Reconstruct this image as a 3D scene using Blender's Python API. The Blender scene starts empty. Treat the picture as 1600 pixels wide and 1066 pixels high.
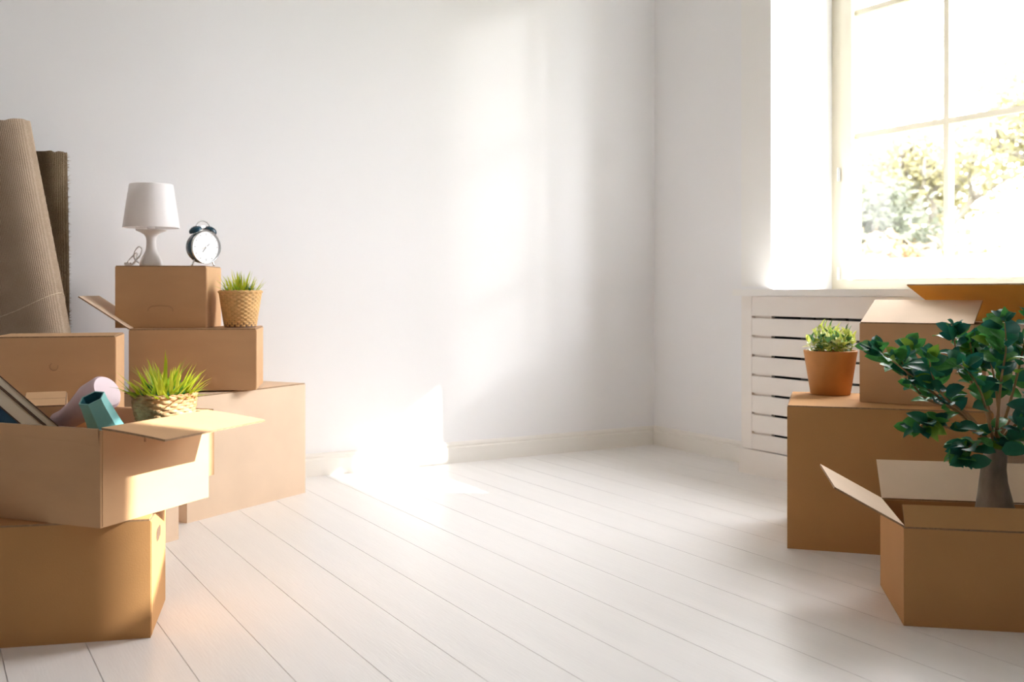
import bpy, bmesh, math, random
from mathutils import Vector, Matrix, noise
C = bpy.context.scene.collection
S = bpy.context.scene
PI = math.pi
R = math.radians
rnd = random.Random(7)

# ------------------------------------------------------------------ camera, light, exposure
CAM = Vector((-3.654, -4.693, 0.88))
RV = Vector((math.cos(R(-30)), math.sin(R(-30)), 0))     # to the camera's right
FV = Vector((math.sin(R(30)), math.cos(R(30)), 0))       # ahead


def W(lat, dep, z):
    """point from its distance to the right of and ahead of the standpoint, and its height"""
    return Vector((CAM.x, CAM.y, 0)) + RV * lat + FV * dep + Vector((0, 0, z))


cd = bpy.data.cameras.new('camera')
cam = bpy.data.objects.new('camera', cd)
C.objects.link(cam)
cam.location = CAM
cam.rotation_euler = (PI / 2, 0, R(-30))
cd.sensor_width = 36
cd.lens = 36
cd.shift_y = -0.04875
cd.clip_end = 300
cd.dof.use_dof = True
cd.dof.focus_distance = 3.2
cd.dof.aperture_fstop = 3.2
S.camera = cam

S.view_settings.view_transform = 'Standard'
S.view_settings.look = 'None'
S.view_settings.gamma = 1
S.view_settings.use_curve_mapping = False
S.view_settings.exposure = 2.78
S.cycles.max_bounces = 12
S.cycles.diffuse_bounces = 9
S.cycles.glossy_bounces = 4
S.cycles.transparent_max_bounces = 12
S.cycles.sample_clamp_indirect = 8
S.cycles.caustics_reflective = False
S.cycles.caustics_refractive = False

wd = bpy.data.worlds.new('sky')
S.world = wd
wd.use_nodes = True
bg = wd.node_tree.nodes['Background']
bg.inputs['Color'].default_value = (0.99, 0.975, 1.0, 1)
bg.inputs['Strength'].default_value = 4.6

sd = bpy.data.lights.new('sun', 'SUN')
sd.energy = 2.6
sd.angle = R(0.6)
sd.color = (1.0, 0.96, 0.90)
sun = bpy.data.objects.new('sun', sd)
C.objects.link(sun)
SUN = Vector((-1, 0.70, -0.69)).normalized()
sun.rotation_euler = SUN.to_track_quat('-Z', 'Y').to_euler()
sun.location = (12, -8, 9)

# daylight entering by the two window openings (portals only guide the sky's own light)
def portal(y0, y1, z0, z1):
    ld = bpy.data.lights.new('window_portal', 'AREA')
    ld.shape = 'RECTANGLE'
    ld.size = abs(y1 - y0)
    ld.size_y = z1 - z0
    ld.cycles.is_portal = True
    o = bpy.data.objects.new('window_portal', ld)
    C.objects.link(o)
    o.location = (0.46, (y0 + y1) / 2, (z0 + z1) / 2)
    o.rotation_euler = (PI / 2, 0, PI / 2)
    return o


# added spot for the soft window-shaped band on the wide wall; no glazing is built
gd = bpy.data.lights.new('soft_band_spot', 'SPOT')
gd.shadow_soft_size = 0.28
gd.energy = 330
gd.spot_size = R(9.5)
gd.spot_blend = 0.25
gd.color = (1.0, 0.96, 0.90)
gl = bpy.data.objects.new('soft_band_spot', gd)
C.objects.link(gl)
gl.location = Vector((-0.87, 0, 1.42)) + Vector((1, -1.29, 0.50)) * 9.0
gl.rotation_euler = (Vector((0.4, -1.62, 2.0)) - gl.location).to_track_quat('-Z', 'Y').to_euler()


# ------------------------------------------------------------------ materials
def mat(name, col, rough=0.6, bump=0.0, bscale=200, var=0.0, vscale=8, spec=0.5, metal=0.0, stretch=None,
        translucent=0.0, col2=None, coat=0.0):
    m = bpy.data.materials.new(name)
    m.use_nodes = True
    nt = m.node_tree
    b = nt.nodes['Principled BSDF']
    b.inputs['Roughness'].default_value = rough
    b.inputs['Specular IOR Level'].default_value = spec
    b.inputs['Metallic'].default_value = metal
    b.inputs['Coat Weight'].default_value = coat
    b.inputs['Base Color'].default_value = (*col, 1)
    tc = nt.nodes.new('ShaderNodeTexCoord')
    src = tc.outputs['Object']
    if stretch:
        mp = nt.nodes.new('ShaderNodeMapping')
        mp.inputs['Scale'].default_value = stretch
        nt.links.new(src, mp.inputs['Vector'])
        src = mp.outputs['Vector']
    if var > 0 or col2:
        n = nt.nodes.new('ShaderNodeTexNoise')
        n.inputs['Scale'].default_value = vscale
        n.inputs['Detail'].default_value = 5
        nt.links.new(src, n.inputs['Vector'])
        rp = nt.nodes.new('ShaderNodeValToRGB')
        c2 = col2 or tuple(c * (1 - var) for c in col)
        rp.color_ramp.elements[0].position = 0.35
        rp.color_ramp.elements[1].position = 0.65
        rp.color_ramp.elements[0].color = (*c2, 1)
        rp.color_ramp.elements[1].color = (*col, 1)
        nt.links.new(n.outputs['Fac'], rp.inputs['Fac'])
        nt.links.new(rp.outputs['Color'], b.inputs['Base Color'])
    if bump > 0:
        n2 = nt.nodes.new('ShaderNodeTexNoise')
        n2.inputs['Scale'].default_value = bscale
        n2.inputs['Detail'].default_value = 3
        nt.links.new(src, n2.inputs['Vector'])
        bp = nt.nodes.new('ShaderNodeBump')
        bp.inputs['Strength'].default_value = bump
        bp.inputs['Distance'].default_value = 0.002
        nt.links.new(n2.outputs['Fac'], bp.inputs['Height'])
        nt.links.new(bp.outputs['Normal'], b.inputs['Normal'])
    if translucent > 0:
        t = nt.nodes.new('ShaderNodeBsdfTranslucent')
        t.inputs['Color'].default_value = (*[min(1, c * 1.6) for c in col], 1)
        mx = nt.nodes.new('ShaderNodeMixShader')
        mx.inputs['Fac'].default_value = translucent
        out = nt.nodes['Material Output']
        nt.links.new(b.outputs[0], mx.inputs[1])
        nt.links.new(t.outputs[0], mx.inputs[2])
        nt.links.new(mx.outputs[0], out.inputs['Surface'])
    return m


def weave_mat(name, ca, cb, sx, sz, rough=0.95, bump=0.6, dist=0.002):
    m = bpy.data.materials.new(name)
    m.use_nodes = True
    nt = m.node_tree
    b = nt.nodes['Principled BSDF']
    b.inputs['Roughness'].default_value = rough
    b.inputs['Specular IOR Level'].default_value = 0.15
    tc = nt.nodes.new('ShaderNodeTexCoord')
    outs = []
    for axis, sc in (('X', sx), ('Z', sz)):
        w = nt.nodes.new('ShaderNodeTexWave')
        w.wave_type = 'BANDS'
        w.bands_direction = axis
        w.inputs['Scale'].default_value = sc
        w.inputs['Distortion'].default_value = 2.5
        w.inputs['Detail'].default_value = 3
        w.inputs['Detail Scale'].default_value = 1.5
        nt.links.new(tc.outputs['Object'], w.inputs['Vector'])
        outs.append(w)
    mu = nt.nodes.new('ShaderNodeMath')
    mu.operation = 'ADD'
    nt.links.new(outs[0].outputs['Fac'], mu.inputs[0])
    nt.links.new(outs[1].outputs['Fac'], mu.inputs[1])
    n = nt.nodes.new('ShaderNodeTexNoise')
    n.inputs['Scale'].default_value = 14
    n.inputs['Detail'].default_value = 6
    nt.links.new(tc.outputs['Object'], n.inputs['Vector'])
    m2 = nt.nodes.new('ShaderNodeMath')
    m2.operation = 'MULTIPLY_ADD'
    m2.inputs[1].default_value = 0.35
    nt.links.new(mu.outputs[0], m2.inputs[0])
    m3 = nt.nodes.new('ShaderNodeMath')
    m3.operation = 'MULTIPLY'
    m3.inputs[1].default_value = 0.5
    nt.links.new(n.outputs['Fac'], m3.inputs[0])
    nt.links.new(m3.outputs[0], m2.inputs[2])
    rp = nt.nodes.new('ShaderNodeValToRGB')
    rp.color_ramp.elements[0].position = 0.3
    rp.color_ramp.elements[1].position = 0.85
    rp.color_ramp.elements[0].color = (*cb, 1)
    rp.color_ramp.elements[1].color = (*ca, 1)
    nt.links.new(m2.outputs[0], rp.inputs['Fac'])
    nt.links.new(rp.outputs['Color'], b.inputs['Base Color'])
    bp = nt.nodes.new('ShaderNodeBump')
    bp.inputs['Strength'].default_value = bump
    bp.inputs['Distance'].default_value = dist
    nt.links.new(mu.outputs[0], bp.inputs['Height'])
    nt.links.new(bp.outputs['Normal'], b.inputs['Normal'])
    return m


M = {}
M['wall'] = mat('wall_paint', (0.85, 0.85, 0.865), 0.85, bump=0.12, bscale=90, spec=0.2)
M['ceiling'] = mat('ceiling_paint', (0.88, 0.88, 0.88), 0.9, spec=0.2)
M['plank'] = mat('white_floor_paint', (0.84, 0.82, 0.805), 0.32, bump=0.25, bscale=30, var=0.035, vscale=3,
                 stretch=(6, 0.5, 1), spec=0.5)
M['wall_low_bounce'] = mat('dark_wall_low_bounce', (0.37, 0.345, 0.33), 0.85, spec=0.2)  # unseen walls toned dark to cut bounce onto the carton fronts
M['gap'] = mat('floor_gap_dirt', (0.62, 0.59, 0.56), 0.9)
M['trim'] = mat('trim_gloss_paint', (0.84, 0.815, 0.77), 0.35)
M['cover'] = mat('cover_paint', (0.84, 0.80, 0.76), 0.4)
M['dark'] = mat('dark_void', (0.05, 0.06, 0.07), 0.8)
M['radiator'] = mat('radiator_enamel', (0.25, 0.27, 0.29), 0.5)
M['frame'] = mat('sill_white_paint', (0.86, 0.85, 0.83), 0.35)
M['sash'] = mat('window_frame_cream_paint', (0.62, 0.575, 0.46), 0.5)
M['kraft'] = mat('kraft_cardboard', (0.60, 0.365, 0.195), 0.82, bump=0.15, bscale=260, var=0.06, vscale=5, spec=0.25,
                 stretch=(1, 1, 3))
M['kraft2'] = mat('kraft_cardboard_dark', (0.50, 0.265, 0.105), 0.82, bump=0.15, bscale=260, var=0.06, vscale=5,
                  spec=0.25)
M['kraft_lit'] = mat('kraft_cardboard_lit', (0.76, 0.58, 0.42), 0.82, bump=0.15, bscale=260, var=0.06, vscale=5,
                  spec=0.25)  # paler kraft copy, window light painted into boards and flaps
M['backlit_kraft'] = mat('kraft_cardboard_backlit', (0.55, 0.30, 0.06), 0.7, var=0.08, vscale=6, spec=0.25, translucent=0.15)  # golden tone painted in for light glowing through the raised flap
M['bright_stand_in'] = mat('bright_stand_in_white', (0.86, 0.82, 0.76), 0.7, spec=0.25)  # white stands in for the bright radiator cover below the flap
M['edge'] = mat('corrugated_edge', (0.36, 0.22, 0.12), 0.9, var=0.3, vscale=120)
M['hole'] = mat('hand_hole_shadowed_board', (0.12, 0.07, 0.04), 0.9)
M['crease'] = mat('pressed_crease', (0.42, 0.25, 0.13), 0.9)
M['burlap'] = weave_mat('burlap', (0.47, 0.365, 0.275), (0.33, 0.245, 0.17), 55, 62)
M['jute'] = weave_mat('jute_pile', (0.44, 0.33, 0.21), (0.20, 0.13, 0.07), 60, 60, bump=1, dist=0.006)
M['twine'] = mat('twine', (0.62, 0.5, 0.36), 0.9)
M['lampwhite'] = mat('lamp_white_plastic', (0.86, 0.84, 0.83), 0.35, spec=0.4)
M['shade'] = mat('lamp_shade_plastic', (0.92, 0.89, 0.885), 0.45, translucent=0.35)
M['navy'] = mat('clock_navy_enamel', (0.012, 0.055, 0.09), 0.25)
M['steel'] = mat('steel', (0.75, 0.77, 0.78), 0.25, metal=1)
M['dial'] = mat('clock_dial_paper', (0.88, 0.90, 0.92), 0.4)
M['black'] = mat('black_ink', (0.03, 0.03, 0.035), 0.5)
M['wicker'] = mat('wicker_honey', (0.80, 0.50, 0.21), 0.6, var=0.22, vscale=40, spec=0.3)
M['wicker_pale'] = mat('seagrass_pale', (0.62, 0.41, 0.22), 0.6, vscale=16, spec=0.3, col2=(0.33, 0.15, 0.06))
M['terracotta'] = mat('terracotta', (0.60, 0.27, 0.075), 0.65, var=0.18, vscale=9, bump=0.3, bscale=60)
M['soil'] = mat('soil', (0.05, 0.035, 0.025), 0.95, bump=1, bscale=80)
for i, c in enumerate([(0.40, 0.46, 0.025), (0.22, 0.34, 0.02), (0.50, 0.50, 0.05), (0.04, 0.15, 0.06)]):
    M['grass%d' % i] = mat('grass_green_%d' % i, c, 0.5, translucent=0.42)
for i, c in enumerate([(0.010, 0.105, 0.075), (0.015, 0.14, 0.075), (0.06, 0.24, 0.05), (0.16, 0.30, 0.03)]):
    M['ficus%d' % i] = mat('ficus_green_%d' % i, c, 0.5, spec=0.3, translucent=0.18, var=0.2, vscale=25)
for i, c in enumerate([(0.34, 0.46, 0.07), (0.60, 0.64, 0.16), (0.10, 0.24, 0.09), (0.68, 0.68, 0.28)]):
    M['succulent%d' % i] = mat('succulent_green_%d' % i, c, 0.45, translucent=0.2)
M['bark'] = mat('grey_bark', (0.33, 0.285, 0.23), 0.85, var=0.5, vscale=14, bump=0.8, bscale=30, stretch=(1, 1, 0.5))
M['twig'] = mat('twig_brown', (0.33, 0.19, 0.09), 0.8)
M['teal'] = mat('teal_ceramic', (0.20, 0.50, 0.50), 0.4, spec=0.5)
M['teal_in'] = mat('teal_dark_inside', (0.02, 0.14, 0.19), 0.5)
M['pink'] = mat('pink_ceramic', (0.84, 0.64, 0.70), 0.4)
M['page'] = mat('page_cream', (0.93, 0.84, 0.68), 0.8, bump=0.5, bscale=300, stretch=(1, 1, 30))
M['cover_brown'] = mat('book_cover_brown', (0.10, 0.055, 0.035), 0.5)
M['cover_blue'] = mat('book_cover_blue', (0.01, 0.06, 0.12), 0.5)
M['pot_brown'] = mat('pot_brown', (0.16, 0.09, 0.06), 0.6)
M['treebark'] = mat('tree_bark', (0.22, 0.19, 0.16), 0.9, var=0.4, vscale=6)
M['lawn'] = mat('lawn', (0.06, 0.08, 0.03), 0.95, var=0.4, vscale=1.2)
M['blocker'] = mat('blocker_render', (0.6, 0.58, 0.54), 0.9, var=0.1, vscale=1)  # render of the added sun blocker
M['brick'] = mat('outer_wall_render', (0.5, 0.48, 0.45), 0.9)
for i, c in enumerate([(0.135, 0.120, 0.042), (0.070, 0.080, 0.045), (0.17, 0.10, 0.035)]):
    M['leafage%d' % i] = mat('tree_foliage_%d' % i, c, 0.7, var=0.4, vscale=1.5, translucent=0.3)
gm = bpy.data.materials.new('window_glass')
gm.use_nodes = True
nt = gm.node_tree
gb = nt.nodes['Principled BSDF']
nt.nodes.remove(gb)
tr = nt.nodes.new('ShaderNodeBsdfTransparent')
tr.inputs['Color'].default_value = (0.97, 0.98, 0.98, 1)
gs = nt.nodes.new('ShaderNodeBsdfGlossy')
gs.inputs['Roughness'].default_value = 0.02
mx = nt.nodes.new('ShaderNodeMixShader')
mx.inputs['Fac'].default_value = 0.05
nt.links.new(tr.outputs[0], mx.inputs[1])
nt.links.new(gs.outputs[0], mx.inputs[2])
nt.links.new(mx.outputs[0], nt.nodes['Material Output'].inputs['Surface'])
M['glass'] = gm


# ------------------------------------------------------------------ helpers
def tag(o, label=None, cat=None, group=None, kind=None):
    if label: o['label'] = label
    if cat: o['category'] = cat
    if group: o['group'] = group
    if kind: o['kind'] = kind
    return o


def empty(name, loc=(0, 0, 0), rz=0.0, label=None, cat=None, group=None, kind=None, parent=None):
    o = bpy.data.objects.new(name, None)
    o.empty_display_size = 0.05
    C.objects.link(o)
    o.location = loc
    o.rotation_euler = (0, 0, rz)
    if parent: o.parent = parent
    return tag(o, label, cat, group, kind)


def link(name, me, parent=None):
    o = bpy.data.objects.new(name, me)
    C.objects.link(o)
    if parent: o.parent = parent
    return o


def build(name, bm, m, parent=None, smooth=False, bevel=0.0, seg=2):
    if bevel > 0:
        es = [e for e in bm.edges if len(e.link_faces) == 2 and e.calc_face_angle(0) > 0.5]
        bmesh.ops.bevel(bm, geom=es, offset=bevel, segments=seg, affect='EDGES', profile=0.5, clamp_overlap=True)
    bmesh.ops.recalc_face_normals(bm, faces=bm.faces)
    me = bpy.data.meshes.new(name)
    bm.to_mesh(me)
    bm.free()
    for x in (m if isinstance(m, (list, tuple)) else [m]):
        me.materials.append(x)
    if smooth:
        me.polygons.foreach_set('use_smooth', [True] * len(me.polygons))
        if hasattr(me, 'set_sharp_from_angle'):
            me.set_sharp_from_angle(angle=R(38))
    return link(name, me, parent)


def box(bm, x0, x1, y0, y1, z0, z1, mtx=None, mi=0):
    vs = [Vector((x, y, z)) for x in (x0, x1) for y in (y0, y1) for z in (z0, z1)]
    if mtx: vs = [mtx @ v for v in vs]
    v = [bm.verts.new(p) for p in vs]
    for f in ((0, 1, 3, 2), (4, 6, 7, 5), (0, 4, 5, 1), (2, 3, 7, 6), (0, 2, 6, 4), (1, 5, 7, 3)):
        bm.faces.new([v[i] for i in f]).material_index = mi
    return v


def lathe(bm, prof, n=32, ax=1.0, ay=1.0, mtx=None, mi=0, cap=False, off=0.0):
    rings = []
    for r, z in prof:
        ring = []
        for k in range(n):
            a = 2 * PI * k / n + off
            p = Vector((r * ax * math.cos(a), r * ay * math.sin(a), z))
            if mtx: p = mtx @ p
            ring.append(bm.verts.new(p))
        rings.append(ring)
    for a, b in zip(rings, rings[1:]):
        for k in range(n):
            bm.faces.new((a[k], a[(k + 1) % n], b[(k + 1) % n], b[k])).material_index = mi
    if cap:
        bm.faces.new(rings[0]).material_index = mi
        bm.faces.new(rings[-1]).material_index = mi
    return rings


def tube(bm, pts, rad, n=8, mi=0):
    pts = [Vector(p) for p in pts]
    rs = rad if isinstance(rad, (list, tuple)) else [rad] * len(pts)
    rings = []
    up = None
    for i, p in enumerate(pts):
        t = (pts[min(i + 1, len(pts) - 1)] - pts[max(i - 1, 0)]).normalized()
        if up is None:
            up = t.orthogonal().normalized()
        up = (up - t * up.dot(t)).normalized()
        s = t.cross(up)
        rings.append([bm.verts.new(p + (up * math.cos(2 * PI * k / n) + s * math.sin(2 * PI * k / n)) * rs[i]) for k in range(n)])
    for a, b in zip(rings, rings[1:]):
        for k in range(n):
            bm.faces.new((a[k], a[(k + 1) % n], b[(k + 1) % n], b[k])).material_index = mi
    bm.faces.new(rings[0]).material_index = mi
    bm.faces.new(rings[-1]).material_index = mi


def arc(c, r, a0, a1, n, plane='xz'):
    out = []
    for i in range(n + 1):
        a = R(a0 + (a1 - a0) * i / n)
        if plane == 'xz':
            out.append((c[0] + r * math.cos(a), c[1], c[2] + r * math.sin(a)))
        else:
            out.append((c[0] + r * math.cos(a), c[1] + r * math.sin(a), c[2]))
    return out


# ------------------------------------------------------------------ the room
X0, Y0, CEIL = -5.2, -7.0, 3.3           # far sides of the room behind the standpoint
WT = 0.41                                # depth of the window reveal
W1 = (-2.30, -0.95, 0.88, 3.02)          # window 1 opening: y0, y1, z0, z1
W2 = (-4.69, -3.50, 2.25, 3.16)  # unseen opening, added and sized to send sun onto the left cartons

bm = bmesh.new()
box(bm, X0 - 0.2, WT + 0.1, Y0 - 0.2, 0.2, -0.25, -0.022)
fl = build('floor', bm, M['gap'])
tag(fl, 'white painted floorboards running the length of the room', 'floor', kind='structure')
PW = 0.1874
x = -2.735
while x > X0: x -= PW
bm = bmesh.new()
box(bm, 0.0010, PW - 0.0010, Y0, 0.0, -0.022, 0.0)
proto = build('plank', bm, M['plank'], fl, bevel=0.0022, seg=1)
proto.location.x = x
k = x + PW
while k < -0.001:
    o = proto.copy()
    C.objects.link(o)
    o.parent = fl
    o.location.x = k
    k += PW

bm = bmesh.new()
box(bm, X0 - 0.2, WT + 0.1, 0, 0.2, -0.022, CEIL)
tag(build('wall_back', bm, M['wall']), 'wide white painted wall behind the stacked cartons', 'wall', kind='structure')
bm = bmesh.new()
box(bm, X0 - 0.2, X0, Y0, 0, -0.022, CEIL)
tag(build('wall_left', bm, M['wall_low_bounce']), 'wall beyond the left edge of the view, toned dark to cut bounce', 'wall', kind='structure')
bm = bmesh.new()
box(bm, X0 - 0.2, WT + 0.1, Y0 - 0.2, Y0, -0.022, CEIL)
tag(build('wall_front', bm, M['wall_low_bounce']), 'wall behind the viewer, toned dark to cut bounce', 'wall', kind='structure')
bm = bmesh.new()
box(bm, X0 - 0.2, WT + 0.1, Y0 - 0.2, 0.2, CEIL, CEIL + 0.2)
tag(build('ceiling', bm, M['ceiling']), 'white ceiling above the room', 'ceiling', kind='structure')
bm = bmesh.new()
OUT = WT + 0.10
ys = [Y0, W2[0], W2[1], W1[0], W1[1], 0.0]
box(bm, 0, OUT, ys[0], ys[1], -0.022, CEIL)
box(bm, 0, OUT, ys[2], ys[3], -0.022, CEIL)
box(bm, 0, OUT, ys[4], ys[5], -0.022, CEIL)
box(bm, 0, OUT, W1[0], W1[1], -0.022, W1[2])
box(bm, 0, OUT, W1[0], W1[1], W1[3], CEIL)
box(bm, 0, OUT, W2[0], W2[1], -0.022, W2[2])
box(bm, 0, OUT, W2[0], W2[1], W2[3], CEIL)
bmesh.ops.remove_doubles(bm, verts=bm.verts, dist=1e-5)
tag(build('wall_right', bm, M['wall']), 'white window wall with deep reveals on the right', 'wall', kind='structure')

# window casing beside the opening
bm = bmesh.new()
box(bm, -0.012, 0.0, W1[1] + 0.002, -0.735, 0.905, CEIL)
tag(build('trim_1', bm, M['frame'], bevel=0.003), 'flat white casing strip beside the window reveal', 'trim', kind='structure')


def skirting(name, length, loc, rz, label):
    """profiled skirting board, face towards local -y, running along +x"""
    prof = [(0, 0), (-0.018, 0), (-0.018, 0.078), (-0.0125, 0.083), (-0.0125, 0.088), (-0.016, 0.091), (-0.014, 0.101), (-0.006, 0.108), (0, 0.108)]
    bm = bmesh.new()
    a = [bm.verts.new((0, y, z)) for y, z in prof]
    b = [bm.verts.new((length, y, z)) for y, z in prof]
    for i in range(len(prof)):
        j = (i + 1) % len(prof)
        bm.faces.new((a[i], a[j], b[j], b[i]))
    bm.faces.new(a)
    bm.faces.new(b)
    o = build(name, bm, M['trim'])
    o.location = loc
    o.rotation_euler.z = rz
    tag(o, label, 'baseboard', kind='structure')


skirting('baseboard_back', -X0, (X0, 0, 0), 0, 'cream skirting board along the wide wall')
skirting('baseboard_right', 0.955, (0, 0, 0), -PI / 2, 'short cream skirting board between corner and radiator cover')


def window(name, wy0, wy1, z0, z1, gy0, gy1, gz, ncols, label):
    root = empty(name, (WT, (wy0 + wy1) / 2, z0), 0, label, 'window', kind='structure')
    c = (wy0 + wy1) / 2

    def L(y0, y1, za, zb, x0, x1, nm, m, bev=0.004):
        bm = bmesh.new()
        box(bm, x0, x1, y0 - c, y1 - c, za - z0, zb - z0)
        return build(nm, bm, m, root, bevel=bev)
    top = gz[-1]
    # fixed frame
    bm = bmesh.new()
    fx0, fx1 = 0.0, 0.07
    box(bm, fx0, fx1, wy0 - c, gy0 - 0.075 - c, 0, z1 - z0)
    box(bm, fx0, fx1, gy1 + 0.075 - c, wy1 - c, 0, z1 - z0)
    box(bm, fx0, fx1, gy0 - 0.075 - c, gy1 + 0.075 - c, 0, 0.055)
    box(bm, fx0, fx1, gy0 - 0.075 - c, gy1 + 0.075 - c, top + 0.075 - z0, z1 - z0)
    build('window_frame', bm, M['sash'], root, bevel=0.004)
    # opening sash, standing a little proud of the frame
    bm = bmesh.new()
    sx0, sx1 = -0.018, 0.05
    a, b = gy0 - 0.072 - c, gy1 + 0.072 - c
    box(bm, sx0, sx1, a, gy0 - c, 0.058, top + 0.072 - z0)
    box(bm, sx0, sx1, gy1 - c, b, 0.058, top + 0.072 - z0)
    box(bm, sx0, sx1, gy0 - c, gy1 - c, 0.058, gz[0] - z0)
    box(bm, sx0, sx1, gy0 - c, gy1 - c, top - z0, top + 0.072 - z0)
    build('sash', bm, M['sash'], root, bevel=0.006)
    cols = [gy0 + (gy1 - gy0) * i / ncols for i in range(ncols + 1)]
    for yv in cols[1:-1]:
        L(yv - 0.014, yv + 0.014, gz[0], top, 0.004, 0.040, 'glazing_bar', M['sash'], 0.003)
    for zv in gz[1:-1]:
        for i in range(ncols):
            L(cols[i] + (0.014 if i else 0), cols[i + 1] - (0.014 if i < ncols - 1 else 0), zv - 0.013, zv + 0.013,
              0.006, 0.038, 'glazing_bar', M['sash'], 0.003)
    for i in range(ncols):
        for j in range(len(gz) - 1):
            L(cols[i] + 0.003, cols[i + 1] - 0.003, gz[j] + 0.003, gz[j + 1] - 0.003, 0.020, 0.024, 'pane', M['glass'], 0)
    # hinge
    bm = bmesh.new()
    lathe(bm, [(0.008, 0.03), (0.008, 0.09)], 12, mtx=Matrix.Translation((-0.024, gy1 + 0.078 - c, 0.03)), cap=True)
    lathe(bm, [(0.008, 0.0), (0.008, 0.07)], 12, mtx=Matrix.Translation((-0.024, gy1 + 0.078 - c, (z1 - z0) * 0.26)), cap=True)
    build('hinge', bm, M['steel'], root, smooth=True)
    return root


window('window_1', W1[0], W1[1], W1[2], W1[3], -2.155, -1.095, [1.04, 1.66, 2.28, 2.90], 2,
       'bright white casement window with slim glazing bars')
window('sun_window', W2[0], W2[1], W2[2], W2[3], -4.53, -3.63, [2.40, 3.06], 1,
       'added unseen high window letting sun onto the left cartons')
portal(W1[0], W1[1], W1[2], W1[3])
portal(W2[0], W2[1], W2[2], W2[3])

# window sill board
bm = bmesh.new()
box(bm, -0.225, 0.0, -2.62, -0.905, 0.858, 0.888)
box(bm, 0.0, WT, W1[0] + 0.001, W1[1] - 0.001, 0.8805, 0.888)
tag(build('window_sill', bm, M['frame'], bevel=0.006, seg=3), 'white sill board under the window, above the radiator cover', 'windowsill', kind='structure')

# ------------------------------------------------------------------ radiator cover
CY1, CY0 = -0.93, -2.60
rc = empty('radiator_cover', (-0.19, CY1, 0), -PI / 2, 'white slatted radiator cover built under the window sill', 'radiator cover')
# local frame: x runs from the far end towards the viewer, y = +x of the room is +y
L_ = CY1 - CY0
TH = 0.018


def rbox(nm, x0, x1, y0, y1, z0, z1, m=None, bev=0.003, par=None):
    bm = bmesh.new()
    box(bm, x0, x1, y0, y1, z0, z1)
    return build(nm, bm, m or M['cover'], par or rc, bevel=bev)


bm = bmesh.new()
box(bm, 0, TH, TH, 0.186, 0.12, 0.856)
build('side_panel', bm, M['cover'], rc, bevel=0.002)
bm = bmesh.new()
box(bm, L_ - TH, L_, TH, 0.186, 0.12, 0.856)
build('side_panel', bm, M['cover'], rc, bevel=0.002)
rbox('stile', 0, 0.07, 0, TH, 0.12, 0.856)
rbox('stile', L_ - 0.07, L_, 0, TH, 0.12, 0.856)
rbox('inner_post', 0.055, 0.185, TH, TH + 0.02, 0.12, 0.84)
rbox('plinth', -0.008, L_, -0.010, 0.188, 0.0, 0.118)
zs = [0.756 - i * 0.0925 for i in range(7)]      # heights of the slots
edges = [0.856] + zs + [0.122]
for i in range(8):
    top_, bot = edges[i], edges[i + 1]
    rbox('slat', 0.071, L_ - 0.071, 0.001, TH - 0.001, bot + (0.006 if i < 7 else 0), top_ - (0.006 if i else 0), bev=0.002)
bm = bmesh.new()
for i in range(12):
    x_ = 0.30 + i * 0.095
    box(bm, x_, x_ + 0.08, 0.09, 0.15, 0.17, 0.76)
box(bm, 0.28, 1.46, 0.115, 0.125, 0.2, 0.73)
rr = build('radiator', bm, M['radiator'], None, bevel=0.01)
rr.location = rc.location
rr.rotation_euler = rc.rotation_euler
tag(rr, 'dark radiator glimpsed through the slots of the cover', 'radiator')
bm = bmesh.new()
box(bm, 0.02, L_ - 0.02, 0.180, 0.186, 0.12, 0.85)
build('slot_shade_sheet', bm, M['dark'], rc)  # near-black sheet added so the slots read as deep shade


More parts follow.
